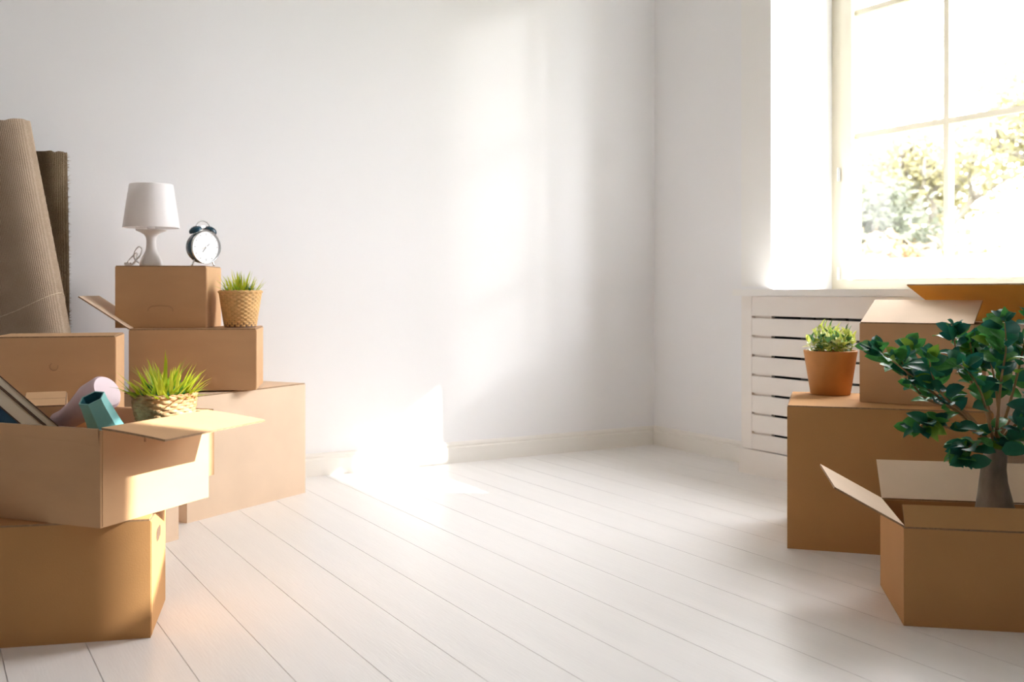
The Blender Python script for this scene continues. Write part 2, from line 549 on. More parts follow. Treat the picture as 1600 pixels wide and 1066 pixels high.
# ------------------------------------------------------------------ cartons
def carton(label, corner, lat, dep, z, phi, w, d, h, flaps=None, material='kraft', mats=None, front_mark=None,
           side_mark=None, name='cardboard_carton', tilt=(0, 0)):
    """corner 'L'/'R': (lat, dep) is the near left / near right bottom corner. phi: turn away from the view axis.
    flaps: dict side -> list of (angle, length); 0 = folded shut, 90 = upright, 180 = flat outwards, 270 hanging."""
    yaw = R(-30 + phi)
    p = W(lat, dep, z)
    u = Vector((math.cos(yaw), math.sin(yaw), 0))
    v = Vector((-math.sin(yaw), math.cos(yaw), 0))
    if corner == 'R':
        p = p - u * w
    cen = p + u * (w / 2) + v * (d / 2)
    root = empty(name, cen, yaw, label, 'carton')
    root.rotation_euler = (tilt[0], tilt[1], yaw)
    root['group'] = 'cardboard moving cartons'
    m = M[material]
    t = 0.005
    bm = bmesh.new()
    # tray of five boards with real thickness
    ox, oy = w / 2, d / 2
    outer = [(-ox, -oy), (ox, -oy), (ox, oy), (-ox, oy)]
    inner = [(-ox + t, -oy + t), (ox - t, -oy + t), (ox - t, oy - t), (-ox + t, oy - t)]
    nseg = 4
    ro, ri = [], []
    bulge = 0.0035

    def ring(pts, zz, amt):
        out = []
        for i in range(4):
            a, b = Vector(pts[i]), Vector(pts[(i + 1) % 4])
            nrm = Vector((b.y - a.y, -(b.x - a.x))).normalized()
            for s in range(nseg):
                f = s / nseg
                q = a.lerp(b, f) + nrm * amt * math.sin(PI * f)
                out.append(bm.verts.new((q.x, q.y, zz)))
        return out
    zl = [0, 0.25 * h, 0.5 * h, 0.75 * h, h]
    am = [0, 0.7, 1.0, 0.8, 0.3]
    for zz, a in zip(zl, am):
        ro.append(ring(outer, zz, a * bulge))
    for zz, a in zip(zl, am):
        ri.append(ring(inner, max(zz, t), a * bulge))
    n = 4 * nseg
    for rr_ in (ro, ri):
        for a, b in zip(rr_, rr_[1:]):
            for k in range(n):
                bm.faces.new((a[k], a[(k + 1) % n], b[(k + 1) % n], b[k]))
    for k in range(n):
        f = bm.faces.new((ro[-1][k], ro[-1][(k + 1) % n], ri[-1][(k + 1) % n], ri[-1][k]))
        f.material_index = 1
    bm.faces.new(ro[0])
    bm.faces.new(ri[0])
    build('body', bm, [m, M['edge']], root, smooth=True)
    # board edge where the body is glued
    bm = bmesh.new()
    box(bm, ox - 0.0015, ox + 0.0018, -oy + 0.006, -oy + 0.036, 0.004, h - 0.004)
    build('glue_tab', bm, m, root, bevel=0.0006, seg=1)
    flaps = flaps if flaps is not None else {'front': (0, None), 'back': (0, None)}
    ft = 0.005
    for side, spec in flaps.items():
        ang, ln = spec[0], spec[1]
        major = side in ('front', 'back')
        width = (w if major else d) - 0.006
        ln = ln or (d / 2 - 0.001 if major else min(w, d) / 2)
        bm = bmesh.new()
        a = R(ang)
        nx, ny = 4, 5
        # local: hinge along X at origin, flap extends along +Y (inwards) turned up by angle
        grid = [[None] * (ny + 1) for _ in range(nx + 1)]
        grid2 = [[None] * (ny + 1) for _ in range(nx + 1)]
        curl = spec[2] if len(spec) > 2 else 0.0
        cut = 0.004
        for i in range(nx + 1):
            for j in range(ny + 1):
                s = j / ny
                xx = (-width / 2 + width * i / nx) * (1 - cut * s * 2)
                aa = a + curl * s
                yy = math.cos(aa) * ln * s
                zz = math.sin(aa) * ln * s
                grid[i][j] = bm.verts.new((xx, yy, zz))
                grid2[i][j] = bm.verts.new((xx, yy + math.sin(aa) * ft, zz - math.cos(aa) * ft))
        for i in range(nx):
            for j in range(ny):
                bm.faces.new((grid[i][j], grid[i + 1][j], grid[i + 1][j + 1], grid[i][j + 1]))
                bm.faces.new((grid2[i][j], grid2[i][j + 1], grid2[i + 1][j + 1], grid2[i + 1][j]))
        for i in range(nx):
            for j in (0, ny):
                bm.faces.new((grid[i][j], grid2[i][j], grid2[i + 1][j], grid[i + 1][j])).material_index = 1
        for j in range(ny):
            for i in (0, nx):
                bm.faces.new((grid[i][j], grid[i][j + 1], grid2[i][j + 1], grid2[i][j])).material_index = 1
        zo = h + (0.0045 if major and ang < 60 else 0.002)
        if side == 'front':
            T = Matrix.Translation((0, -oy, zo))
        elif side == 'back':
            T = Matrix.Translation((0, oy, zo)) @ Matrix.Rotation(PI, 4, 'Z')
        elif side == 'left':
            T = Matrix.Translation((-ox, 0, zo)) @ Matrix.Rotation(-PI / 2, 4, 'Z')
        else:
            T = Matrix.Translation((ox, 0, zo)) @ Matrix.Rotation(PI / 2, 4, 'Z')
        bm.transform(T)
        fm = M[(mats or {}).get(side, material)]
        build('flap', bm, [fm, M['edge']], root, smooth=True)
    if front_mark == 'arch':
        bm = bmesh.new()
        pts = [(-0.05, 0, 0), (-0.047, 0, 0.012), (-0.035, 0, 0.021), (0, 0, 0.0235), (0.035, 0, 0.021), (0.047, 0, 0.012), (0.05, 0, 0)]
        tube(bm, [(a, -oy - 0.0032, h * 0.27 + c) for a, b, c in pts], 0.0013, 6)
        build('hand_hole_cut', bm, M['crease'], root, smooth=True)
    if front_mark == 'tab':
        bm = bmesh.new()
        T = Matrix.Translation((0.0, -oy - 0.0042, h * 0.70)) @ Matrix.Rotation(PI / 2, 4, 'X')
        tube(bm, [T @ Vector((0.013 * math.cos(R(q)), 0.013 * math.sin(R(q)), 0)) for q in range(120, 400, 20)], 0.0012, 6)
        build('push_tab', bm, M['crease'], root, smooth=True)
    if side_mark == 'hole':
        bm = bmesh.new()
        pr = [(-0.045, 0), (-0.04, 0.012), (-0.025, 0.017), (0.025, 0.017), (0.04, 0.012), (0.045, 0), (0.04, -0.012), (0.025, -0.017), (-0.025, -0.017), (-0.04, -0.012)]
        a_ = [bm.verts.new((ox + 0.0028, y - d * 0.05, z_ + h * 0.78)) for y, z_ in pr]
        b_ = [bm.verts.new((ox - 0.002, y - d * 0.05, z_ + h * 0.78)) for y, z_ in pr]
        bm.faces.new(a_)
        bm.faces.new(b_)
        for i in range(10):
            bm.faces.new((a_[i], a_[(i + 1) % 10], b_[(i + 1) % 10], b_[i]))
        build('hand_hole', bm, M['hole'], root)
    if side_mark == 'slit':
        bm = bmesh.new()
        box(bm, ox + 0.001, ox + 0.0042, -0.055, -0.05, h * 0.80, h * 0.80 + 0.03)
        build('hand_hole_cut', bm, M['crease'], root)
    return root


SHUT = {'front': (0, None), 'back': (0, None)}
# ---- left group
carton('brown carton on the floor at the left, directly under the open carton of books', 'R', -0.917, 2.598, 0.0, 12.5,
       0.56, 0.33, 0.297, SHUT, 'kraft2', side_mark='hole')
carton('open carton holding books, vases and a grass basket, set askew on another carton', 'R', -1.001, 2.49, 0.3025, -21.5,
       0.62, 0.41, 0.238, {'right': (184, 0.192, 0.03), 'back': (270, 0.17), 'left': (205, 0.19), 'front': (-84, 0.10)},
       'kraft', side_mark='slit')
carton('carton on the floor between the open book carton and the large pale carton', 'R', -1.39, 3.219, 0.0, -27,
       0.46, 0.46, 0.385, SHUT, 'kraft_lit')
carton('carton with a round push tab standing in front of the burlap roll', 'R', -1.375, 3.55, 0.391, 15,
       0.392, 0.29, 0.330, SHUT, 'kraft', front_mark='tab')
carton('large carton in a lit pale tone on the floor nearest to the wide wall', 'R', -0.9024, 4.47, 0.0, 61,
       0.677, 0.375, 0.474, SHUT, 'kraft_lit')
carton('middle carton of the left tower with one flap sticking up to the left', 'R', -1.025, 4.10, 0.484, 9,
       0.487, 0.34, 0.242, {'front': (0, None), 'back': (0, None), 'left': (146, 0.23)}, 'kraft', mats={'left': 'kraft_lit'})  # left flap takes the paler copy to read as lit
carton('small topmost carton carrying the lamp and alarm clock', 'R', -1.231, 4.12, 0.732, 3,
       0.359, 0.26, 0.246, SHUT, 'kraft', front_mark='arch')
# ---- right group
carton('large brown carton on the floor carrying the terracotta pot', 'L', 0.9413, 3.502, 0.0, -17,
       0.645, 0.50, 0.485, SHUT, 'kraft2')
carton('smaller carton with a raised lid flap in a lit pale tone beside the terracotta pot', 'L', 1.222, 3.60, 0.491, -33,
       0.373, 0.24, 0.276, {'front': (21, 0.215), 'back': (0, 0.1)}, 'kraft', mats={'front': 'kraft_lit'})
carton('flat carton whitened to stand for the bright radiator cover, its raised flap toned as backlit', 'L', 1.664, 3.886, 0.0, -60,
       0.54, 0.058, 0.768, {'front': (152.7, 0.285), 'back': (0, 0.04)}, 'bright_stand_in', mats={'front': 'backlit_kraft'})
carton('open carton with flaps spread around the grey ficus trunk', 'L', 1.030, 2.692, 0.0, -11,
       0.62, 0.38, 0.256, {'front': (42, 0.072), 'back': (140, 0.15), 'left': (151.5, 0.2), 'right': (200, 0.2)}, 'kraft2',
       mats={'left': 'kraft_lit', 'back': 'kraft_lit'})  # both flaps lightened to look lit


def yawm(rz):
    return Matrix.Rotation(rz, 4, 'Z')


def at(px, py, d):
    """point seen at column px, row py of the 1600 x 1066 view and d metres ahead"""
    return W((px - 800) / 1600 * d, d, 0.88 - (py - 455) / 1600 * d)


# ------------------------------------------------------------------ burlap roll and jute rug roll
def roll(name, label, base, top, rx, ry, m, cat, yaw, turns=True, wob=0.004, grp=None):
    base, top = Vector(base), Vector(top)
    ax = (top - base)
    Ln = ax.length
    root = empty(name, base, 0, label, cat)
    zax = ax.normalized()
    xax = Vector((math.cos(yaw), math.sin(yaw), 0))
    xax = (xax - zax * xax.dot(zax)).normalized()
    yax = zax.cross(xax)
    root.rotation_euler = Matrix((xax, yax, zax)).transposed().to_euler()
    bm = bmesh.new()
    n, nz = 64, 24
    rings = []
    for k in range(nz + 1):
        z = Ln * k / nz
        ring = []
        for i in range(n):
            a = 2 * PI * i / n
            s = 1 + wob * 6 * noise.noise(Vector((math.cos(a) * 1.5, math.sin(a) * 1.5, z * 2.2)))
            c, sn = math.cos(a), math.sin(a)
            p = 2 / 2.6
            xx = rx * s * math.copysign(abs(c) ** p, c)
            yy = ry * s * math.copysign(abs(sn) ** p, sn)
            ring.append(bm.verts.new((xx, yy, z + (0.008 * noise.noise(Vector((c * 3, sn * 3, 5))) if k == nz else 0))))
        rings.append(ring)
    for a, b_ in zip(rings, rings[1:]):
        for i in range(n):
            bm.faces.new((a[i], a[(i + 1) % n], b_[(i + 1) % n], b_[i]))
    bm.faces.new(rings[0])
    # spiral end, sunk turns
    prev = rings[-1]
    for t_ in range(1, 5):
        for dz in ((0, -0.012) if t_ % 2 else (0,)):
            f = 1 - t_ * 0.2
            ring = [bm.verts.new((v.co.x / 1 * f, v.co.y * f, Ln - (0.012 if t_ % 2 else 0))) for v in rings[-1]]
            for i in range(n):
                bm.faces.new((prev[i], prev[(i + 1) % n], ring[(i + 1) % n], ring[i]))
            prev = ring
            break
    bm.faces.new(prev)
    build('wound_cloth', bm, m, root, smooth=True)
    return root, Ln


br, bl = roll('burlap_roll', 'wide leaning roll wrapped in coarse burlap at the left edge', W(-1.752, 3.952, 0.004), W(-2.045, 3.965, 1.508),
              0.172, 0.098, M['burlap'], 'fabric roll', R(-30))
# twine tied round the burlap roll, and the free edge of the cloth
bm = bmesh.new()
pts = []
for i in range(49):
    a = 2 * PI * i / 48
    c, s = math.cos(a), math.sin(a)
    pts.append((0.1745 * math.copysign(abs(c) ** .77, c), 0.1005 * math.copysign(abs(s) ** .77, s), 0.80 + 0.055 * math.cos(a * 1.0 + 0.4) - 0.02 * abs(s)))
tube(bm, pts, 0.0016, 6)
build('twine', bm, M['twine'], br, smooth=True)
jr, jl = roll('jute_rug_roll', 'fuzzy brown rug roll standing behind the burlap roll', W(-1.90, 4.185, 0.004), W(-1.913, 4.185, 1.445),
              0.090, 0.052, M['jute'], 'rug', R(-30), wob=0.012)
# fringe of loose fibres on the rug roll
bm = bmesh.new()
r2 = random.Random(3)
for i in range(2600):
    a = r2.uniform(0, 2 * PI)
    z = r2.uniform(0.5, jl)
    c, s = math.cos(a), math.sin(a)
    p = Vector((0.091 * math.copysign(abs(c) ** .77, c), 0.053 * math.copysign(abs(s) ** .77, s), z))
    nrm = Vector((c, s, r2.uniform(-0.3, 0.8))).normalized()
    sd_ = nrm.orthogonal().normalized() * 0.0012
    l_ = r2.uniform(0.006, 0.016)
    bm.faces.new([bm.verts.new(p - sd_), bm.verts.new(p + sd_), bm.verts.new(p + nrm * l_)])
fo = build('fibres', bm, M['jute'], jr)
fo['kind'] = 'stuff'

# ------------------------------------------------------------------ lamp
LZ = 0.9835
lp = W(-1.492, 4.235, LZ)
lamp = empty('table_lamp', lp, R(-30), 'white table lamp with a tapered shade on the topmost carton', 'lamp')
bm = bmesh.new()
lathe(bm, [(0.0, 0.0), (0.044, 0.0), (0.046, 0.003), (0.0455, 0.010), (0.043, 0.020), (0.038, 0.034), (0.030, 0.048), (0.0235, 0.062), (0.020, 0.08),
           (0.019, 0.105), (0.021, 0.118), (0.028, 0.130), (0.045, 0.140), (0.060, 0.146), (0.062, 0.150), (0.0, 0.152)], 40)
build('base', bm, M['lampwhite'], lamp, smooth=True)
bm = bmesh.new()
lathe(bm, [(0.016, 0.15), (0.016, 0.20), (0.02, 0.205), (0.022, 0.215), (0.0, 0.215)], 20)
build('bulb_holder', bm, M['lampwhite'], lamp, smooth=True)
bm = bmesh.new()
lathe(bm, [(0.0, 0.214), (0.013, 0.215), (0.022, 0.235), (0.028, 0.255), (0.024, 0.275), (0.0, 0.288)], 24)
build('bulb', bm, M['lampwhite'], lamp, smooth=True)
bm = bmesh.new()
lathe(bm, [(0.113, 0.158), (0.087, 0.336), (0.0845, 0.338), (0.0845, 0.3355), (0.1105, 0.158), (0.113, 0.158)], 56)
build('lamp_shade', bm, M['shade'], lamp, smooth=True)
bm = bmesh.new()
for k in range(3):
    a = 2 * PI * k / 3 + 0.4
    tube(bm, [(0.015 * math.cos(a), 0.015 * math.sin(a), 0.16), (0.111 * math.cos(a), 0.111 * math.sin(a), 0.163)], 0.0015, 6)
build('shade_ring', bm, M['lampwhite'], lamp, smooth=True)
bm = bmesh.new()
cp = [(-0.05, 0.0, 0.012), (-0.062, -0.02, 0.03), (-0.055, -0.035, 0.060), (-0.035, -0.045, 0.078), (-0.02, -0.05, 0.066), (-0.028, -0.055, 0.04),
      (-0.045, -0.06, 0.018), (-0.06, -0.055, 0.006), (-0.078, -0.05, 0.0045), (-0.085, -0.03, 0.02), (-0.062, -0.028, 0.045), (-0.045, -0.04, 0.052),
      (-0.04, -0.055, 0.03), (-0.052, -0.06, 0.006), (-0.075, -0.045, 0.0045)]
sm = []
for i in range(len(cp) - 1):
    p0, p1, p2, p3 = (Vector(cp[max(i - 1, 0)]), Vector(cp[i]), Vector(cp[i + 1]), Vector(cp[min(i + 2, len(cp) - 1)]))
    for q in range(5):
        t = q / 5
        sm.append(0.5 * ((2 * p1) + (p2 - p0) * t + (2 * p0 - 5 * p1 + 4 * p2 - p3) * t * t + (3 * p1 - p0 - 3 * p2 + p3) * t ** 3))
tube(bm, sm, 0.0026, 8)
build('cord', bm, M['lampwhite'], lamp, smooth=True)
bm = bmesh.new()
box(bm, -0.012, 0.012, -0.008, 0.008, -0.006, 0.006)
pl = build('plug', bm, M['lampwhite'], lamp, bevel=0.003)
pl.location = (-0.078, -0.05, 0.0075)

# ------------------------------------------------------------------ alarm clock
ck = empty('alarm_clock', W(-1.268, 4.205, LZ), R(-30) + R(50), 'navy twin bell alarm clock with a white dial beside the lamp', 'clock')
CZ = 0.077
Tf = Matrix.Translation((0, 0, CZ)) @ Matrix.Rotation(PI / 2, 4, 'X')     # lathe axis z -> local -y (front)
bm = bmesh.new()
lathe(bm, [(0.0, -0.044), (0.046, -0.044), (0.058, -0.036), (0.0655, -0.018), (0.0665, 0.008), (0.066, 0.018), (0.0, 0.018)], 48, mtx=Tf)
build('body', bm, M['navy'], ck, smooth=True)
bm = bmesh.new()
lathe(bm, [(0.0665, 0.016), (0.0685, 0.019), (0.0685, 0.023), (0.0665, 0.026), (0.0635, 0.025), (0.0620, 0.019), (0.0665, 0.016)], 48, mtx=Tf)
build('rim', bm, M['steel'], ck, smooth=True)
bm = bmesh.new()
lathe(bm, [(0.0, 0.019), (0.0625, 0.019), (0.0625, 0.0205), (0.0, 0.0206)], 48, mtx=Tf)
dial = build('dial', bm, M['dial'], ck)
bm = bmesh.new()
for k in range(12):
    a = 2 * PI * k / 12
    T = Tf @ Matrix.Rotation(a, 4, 'Z')
    box(bm, -0.0008, 0.0008, 0.048 if k % 3 == 0 else 0.051, 0.056, 0.0206, 0.0210, T)
build('hour_marks', bm, M['black'], dial)['kind'] = 'stuff'
for nm, a, l_, w_, c_ in (('hour_hand', 232, 0.026, 0.0022, 'black'), ('minute_hand', 40, 0.020, 0.0016, 'black'), ('alarm_hand', 205, 0.022, 0.001, 'twine')):
    bm = bmesh.new()
    T = Tf @ Matrix.Rotation(R(a - 90), 4, 'Z')
    box(bm, -w_ / 2, w_ / 2, -0.005, l_, 0.0212, 0.0220, T)
    build('hand', bm, M[c_], dial)
bm = bmesh.new()
lathe(bm, [(0.0, 0.0205), (0.003, 0.0205), (0.003, 0.0235), (0.0, 0.024)], 12, mtx=Tf)
build('hand_pin', bm, M['steel'], dial, smooth=True)
for s in (-1, 1):
    bm = bmesh.new()
    T = Matrix.Translation((s * 0.034, 0.002, CZ + 0.066)) @ Matrix.Rotation(R(27 * s), 4, 'Y')
    lathe(bm, [(0.027, -0.002), (0.0275, 0.001), (0.026, 0.007), (0.021, 0.013), (0.012, 0.0175), (0.0, 0.019), ], 32, mtx=T)
    lathe(bm, [(0.0, 0.0), (0.0265, -0.002)], 32, mtx=T)
    bell = build('bell', bm, M['navy'], ck, smooth=True)
    bm = bmesh.new()
    lathe(bm, [(0.0, -0.012), (0.003, -0.012), (0.003, 0.021), (0.0, 0.023)], 10, mtx=T)
    build('bell_post', bm, M['steel'], bell, smooth=True)
    bm = bmesh.new()
    d_ = Vector((s * 0.60, 0.0, -0.80))
    p0 = Vector((0, 0, CZ)) + d_ * 0.060
    tube(bm, [p0, p0 + d_ * 0.012, Vector((p0.x + d_.x * 0.026, 0, 0.0032))], [0.004, 0.0035, 0.0030], 10)
    lathe(bm, [(0.0, 0.0), (0.0045, 0.0), (0.005, 0.003), (0.003, 0.006), (0.0, 0.0065)], 12, mtx=Matrix.Translation((p0.x + d_.x * 0.026, 0, 0)))
    build('foot', bm, M['steel'], ck, smooth=True)
bm = bmesh.new()
tube(bm, arc((0, 0.002, CZ + 0.074), 0.034, 8, 172, 16), 0.0026, 8)
build('carry_handle', bm, M['steel'], ck, smooth=True)
bm = bmesh.new()
tube(bm, [(0, 0.002, CZ + 0.064), (0, 0.002, CZ + 0.090)], 0.0016, 8)
box(bm, -0.009, 0.009, -0.001, 0.005, CZ + 0.080, CZ + 0.088)
build('hammer', bm, M['steel'], ck)


# ------------------------------------------------------------------ woven baskets and plants
def woven(root, prof, m, stakes=28, rows=12, rad=0.006, amp=0.003, rim=0.007):
    """prof(t) -> (radius, z) for t 0..1. Strands pass in front of and behind upright stakes."""
    bm = bmesh.new()
    n = stakes * 4
    for j in range(rows):
        t = (j + 0.5) / rows
        r_, z_ = prof(t)
        rings = []
        for i in range(n):
            a = 2 * PI * i / n
            w_ = math.cos(a * stakes / 2 + (PI if j % 2 else 0)) * amp
            rr_ = r_ + w_
            ring = []
            for q in range(6):
                b_ = 2 * PI * q / 6
                ring.append(bm.verts.new(((rr_ + rad * 0.55 * math.cos(b_)) * math.cos(a), (rr_ + rad * 0.55 * math.cos(b_)) * math.sin(a), z_ + rad * math.sin(b_))))
            rings.append(ring)
        for i in range(n):
            A, B = rings[i], rings[(i + 1) % n]
            for q in range(6):
                bm.faces.new((A[q], A[(q + 1) % 6], B[(q + 1) % 6], B[q]))
    build('woven_strands', bm, m, root, smooth=True)
    bm = bmesh.new()
    for i in range(stakes):
        a = 2 * PI * (i + 0.5) / stakes
        tube(bm, [Vector((prof(t)[0] * math.cos(a), prof(t)[0] * math.sin(a), prof(t)[1])) for t in (0, 0.33, 0.66, 1)], 0.0026, 5)
    build('stakes', bm, m, root, smooth=True)
    bm = bmesh.new()
    r_, z_ = prof(1)
    for q_, (dr, dz) in enumerate(((0.002, 0.0), (-0.002, 0.003))):
        pts = [((r_ + dr + 0.0015 * math.sin(a_ * 22 + q_ * PI)) * math.cos(a_), (r_ + dr + 0.0015 * math.sin(a_ * 22 + q_ * PI)) * math.sin(a_), z_ + dz + 0.0015 * math.cos(a_ * 22 + q_ * PI)) for a_ in [2 * PI * i / 96 for i in range(97)]]
        tube(bm, pts, rim * 0.55, 7)
    build('rim', bm, m, root, smooth=True)
    bm = bmesh.new()
    lathe(bm, [(0.0, 0.001), (prof(0)[0] + 0.002, 0.001), (prof(0)[0] + 0.002, 0.006), (prof(0.5)[0] - rad, prof(0.5)[1]), (r_ - rad, z_ - 0.012)], 40)
    build('lining', bm, M['pot_brown'], root, smooth=True)
    bm = bmesh.new()
    lathe(bm, [(0.0, z_ - 0.010), (r_ - rad * 0.8, z_ - 0.014)], 30)
    build('soil', bm, M['soil'], root)


def blade_mesh(i, h, w_, bend):
    bm = bmesh.new()
    prev = None
    n = 5
    for k in range(n + 1):
        t = k / n
        ww = w_ * (1 - t ** 1.8) * (0.7 + 0.6 * min(1, t * 3) * (1 - 0.3 * t)) * 0.5
        y = bend * t * t
        z = h * t * (1 - 0.12 * t * abs(bend) / max(h, 1e-6))
        if k == n:
            c = bm.verts.new((0, y, z))
            bm.faces.new((prev[0], prev[1], c))
            bm.faces.new((prev[1], prev[2], c))
        else:
            row = [bm.verts.new((-ww, y, z)), bm.verts.new((0, y + ww * 0.35, z)), bm.verts.new((ww, y, z))]
            if prev:
                bm.faces.new((prev[0], prev[1], row[1], row[0]))
                bm.faces.new((prev[1], prev[2], row[2], row[1]))
            prev = row
    me = bpy.data.meshes.new('grass_blade')
    bm.to_mesh(me)
    bm.free()
    me.polygons.foreach_set('use_smooth', [True] * len(me.polygons))
    me.materials.append(M['grass%d' % i])
    return me


def grass(root, z0, R_, n, h, seed, wd_=0.006, spread=0.6):
    r_ = random.Random(seed)
    meshes = [blade_mesh(i % 4, h * f, wd_, h * bnd) for i, (f, bnd) in enumerate([(1.0, 0.12), (0.9, 0.3), (0.8, 0.2), (0.6, 0.25), (1.05, 0.25), (0.7, 0.45), (0.95, 0.08), (0.5, 0.1)])]
    for k in range(n):
        a = r_.uniform(0, 2 * PI)
        q = math.sqrt(r_.random()) * R_
        o = link('grass_blade', r_.choice(meshes), root)
        o.location = (q * math.cos(a), q * math.sin(a), z0)
        lean = spread * q / R_ * r_.uniform(0.5, 1.2)
        # bend direction is local +y: turn it outwards, lean outwards
        o.rotation_euler = (Matrix.Rotation(a - PI / 2 + r_.uniform(-0.7, 0.7), 4, 'Z') @ Matrix.Rotation(-lean, 4, 'X')).to_euler()
        s = r_.uniform(0.75, 1.1)
        o.scale = (s, s, s * (1.08 - 0.35 * (q / R_) ** 2))


g1 = empty('grass_basket', W(-1.118, 4.215, 0.7315), R(-30), 'tall honey wicker basket of grass standing beside the topmost carton', 'potted plant',
           group=None)
woven(g1, lambda t: (0.062 + 0.022 * t, 0.004 + 0.141 * t), M['wicker'], 34, 17, 0.0045, 0.0018)
grass(g1, 0.130, 0.062, 130, 0.108, 5, 0.0075, 0.5)
# support inside the open carton, then the low basket
yl2 = R(-30 - 21.5)
sup = carton('small lidded carton inside the open carton, behind the vases', 'R', -1.0, 3.0, 0.309, -21.5, 0.2, 0.2, 0.2, SHUT, 'kraft')
g2 = empty('grass_basket', W(-0.957, 2.82, 0.5165), R(-30), 'low woven basket of bright grass in the open carton', 'potted plant')
woven(g2, lambda t: (0.070 + 0.013 * math.sin(t * PI * 0.55), 0.004 + 0.074 * t), M['wicker_pale'], 26, 9, 0.0046, 0.0024, 0.006)
grass(g2, 0.060, 0.066, 190, 0.125, 11, 0.0105, 0.85)

# ------------------------------------------------------------------ terracotta pot with leafy plant
tp = empty('potted_succulent', W(1.205, 3.875, 0.4905), R(-30), 'orange terracotta pot of small pale green leaves on the large right carton', 'potted plant')
bm = bmesh.new()
lathe(bm, [(0.0, 0.0), (0.070, 0.0), (0.073, 0.003), (0.0975, 0.158), (0.0985, 0.164), (0.0965, 0.166), (0.093, 0.164), (0.089, 0.140), (0.0, 0.138)], 48)
build('pot', bm, M['terracotta'], tp, smooth=True)
bm = bmesh.new()
lathe(bm, [(0.0, 0.148), (0.05, 0.146), (0.0905, 0.143)], 30)
build('soil', bm, M['soil'], tp)


def leaf_mesh(name, ln, wd_, m, cup=0.25, droop=0.25, tip=1.0, n=6):
    bm = bmesh.new()
    prev = None
    for k in range(n + 1):
        t = k / n
        ww = wd_ * 0.5 * (math.sin(PI * min(1, t ** 0.80)) ** 0.62 if 0 < t < 1 else 0)
        y = ln * t
        z = -droop * ln * t * t + 0.06 * ln * math.sin(PI * t)
        if k in (0, n):
            row = [bm.verts.new((0, y, z))]
        else:
            row = [bm.verts.new((-ww, y, z + cup * ww)), bm.verts.new((-ww * 0.5, y, z + cup * ww * 0.3)), bm.verts.new((0, y, z)),
                   bm.verts.new((ww * 0.5, y, z + cup * ww * 0.3)), bm.verts.new((ww, y, z + cup * ww))]
        if prev:
            if len(prev) == 1:
                for i in range(4): bm.faces.new((prev[0], row[i + 1], row[i]))
            elif len(row) == 1:
                for i in range(4): bm.faces.new((prev[i], prev[i + 1], row[0]))
            else:
                for i in range(4): bm.faces.new((prev[i], prev[i + 1], row[i + 1], row[i]))
        prev = row
    me = bpy.data.meshes.new(name)
    bm.to_mesh(me)
    bm.free()
    me.polygons.foreach_set('use_smooth', [True] * len(me.polygons))
    me.materials.append(m)
    return me


r3 = random.Random(21)
sm_ = [leaf_mesh('leaf', 0.027 + 0.004 * (i % 3), 0.021 + 0.002 * (i % 2), M['succulent%d' % (i % 4)], 0.3, 0.15) for i in range(8)]
bm = bmesh.new()
stems = []
for k in range(36):
    a = r3.uniform(0, 2 * PI)
    q = math.sqrt(r3.random()) * 0.068
    h_ = (0.128 - 0.055 * (q / 0.068) ** 2) * r3.uniform(0.75, 1.05)
    p0 = Vector((q * math.cos(a), q * math.sin(a), 0.144))
    p1 = Vector((q * 1.35 * math.cos(a), q * 1.35 * math.sin(a), 0.144 + h_ * 0.85))
    tube(bm, [p0, p0.lerp(p1, 0.5) + Vector((0.003, 0.002, 0)), p1], 0.0012, 5)
    stems.append((p0, p1))
build('stems', bm, M['succulent0'], tp, smooth=True)
nl = 0
for p0, p1 in stems:
    for j in range(8):
        t = 0.25 + 0.75 * j / 7
        o = link('leaf', r3.choice(sm_), tp)
        o.location = p0.lerp(p1, t)
        el = R(-35 - 45 * t * r3.uniform(0.6, 1.2)) if j > 5 else R(r3.uniform(-45, 0))
        o.rotation_euler = (Matrix.Rotation(j * 2.4 + r3.uniform(-0.4, 0.4), 4, 'Z') @ Matrix.Rotation(-el, 4, 'X')).to_euler()
        s = r3.uniform(0.75, 1.1)
        o.scale = (s, s, s)

# ------------------------------------------------------------------ ficus
fb = W(1.375, 2.915, 0.008)
fi = empty('ficus_bonsai', fb, R(-30), 'leafy ficus with a thick grey trunk growing out of the open carton', 'potted plant')
fi_inv = (Matrix.Translation(fb) @ yawm(R(-30))).inverted()
bm = bmesh.new()
lathe(bm, [(0.0, 0.0), (0.066, 0.0), (0.069, 0.003), (0.086, 0.165), (0.093, 0.168), (0.094, 0.188), (0.088, 0.190), (0.083, 0.175), (0.0, 0.172)], 40)
build('pot', bm, M['pot_brown'], fi, smooth=True)
bm = bmesh.new()
lathe(bm, [(0.0, 0.184), (0.083, 0.178)], 30)
build('soil', bm, M['soil'], fi)
T0 = fi_inv @ at(1557, 800, 2.905)
T1 = fi_inv @ at(1555, 716, 2.90)
bm = bmesh.new()
tz = [(0.165, 0.072, 0.0), (0.20, 0.066, 0.0), (0.235, 0.0575, 0.0), (0.262, 0.050, -0.002), (0.30, 0.043, -0.003), (0.335, 0.0375, -0.004),
      (0.37, 0.034, -0.003), (0.40, 0.032, 0.0), (0.43, 0.028, 0.002), (0.455, 0.018, 0.003)]
rings = []
for z_, r_, dx in tz:
    ring = []
    for i in range(28):
        a = 2 * PI * i / 28
        f = 1 + 0.13 * noise.noise(Vector((math.cos(a) * 1.6, math.sin(a) * 1.6, z_ * 6))) + 0.04 * math.sin(5 * a + z_ * 20)
        ring.append(bm.verts.new((T1.x + dx + r_ * f * math.cos(a), T1.y + r_ * f * math.sin(a), z_)))
    rings.append(ring)
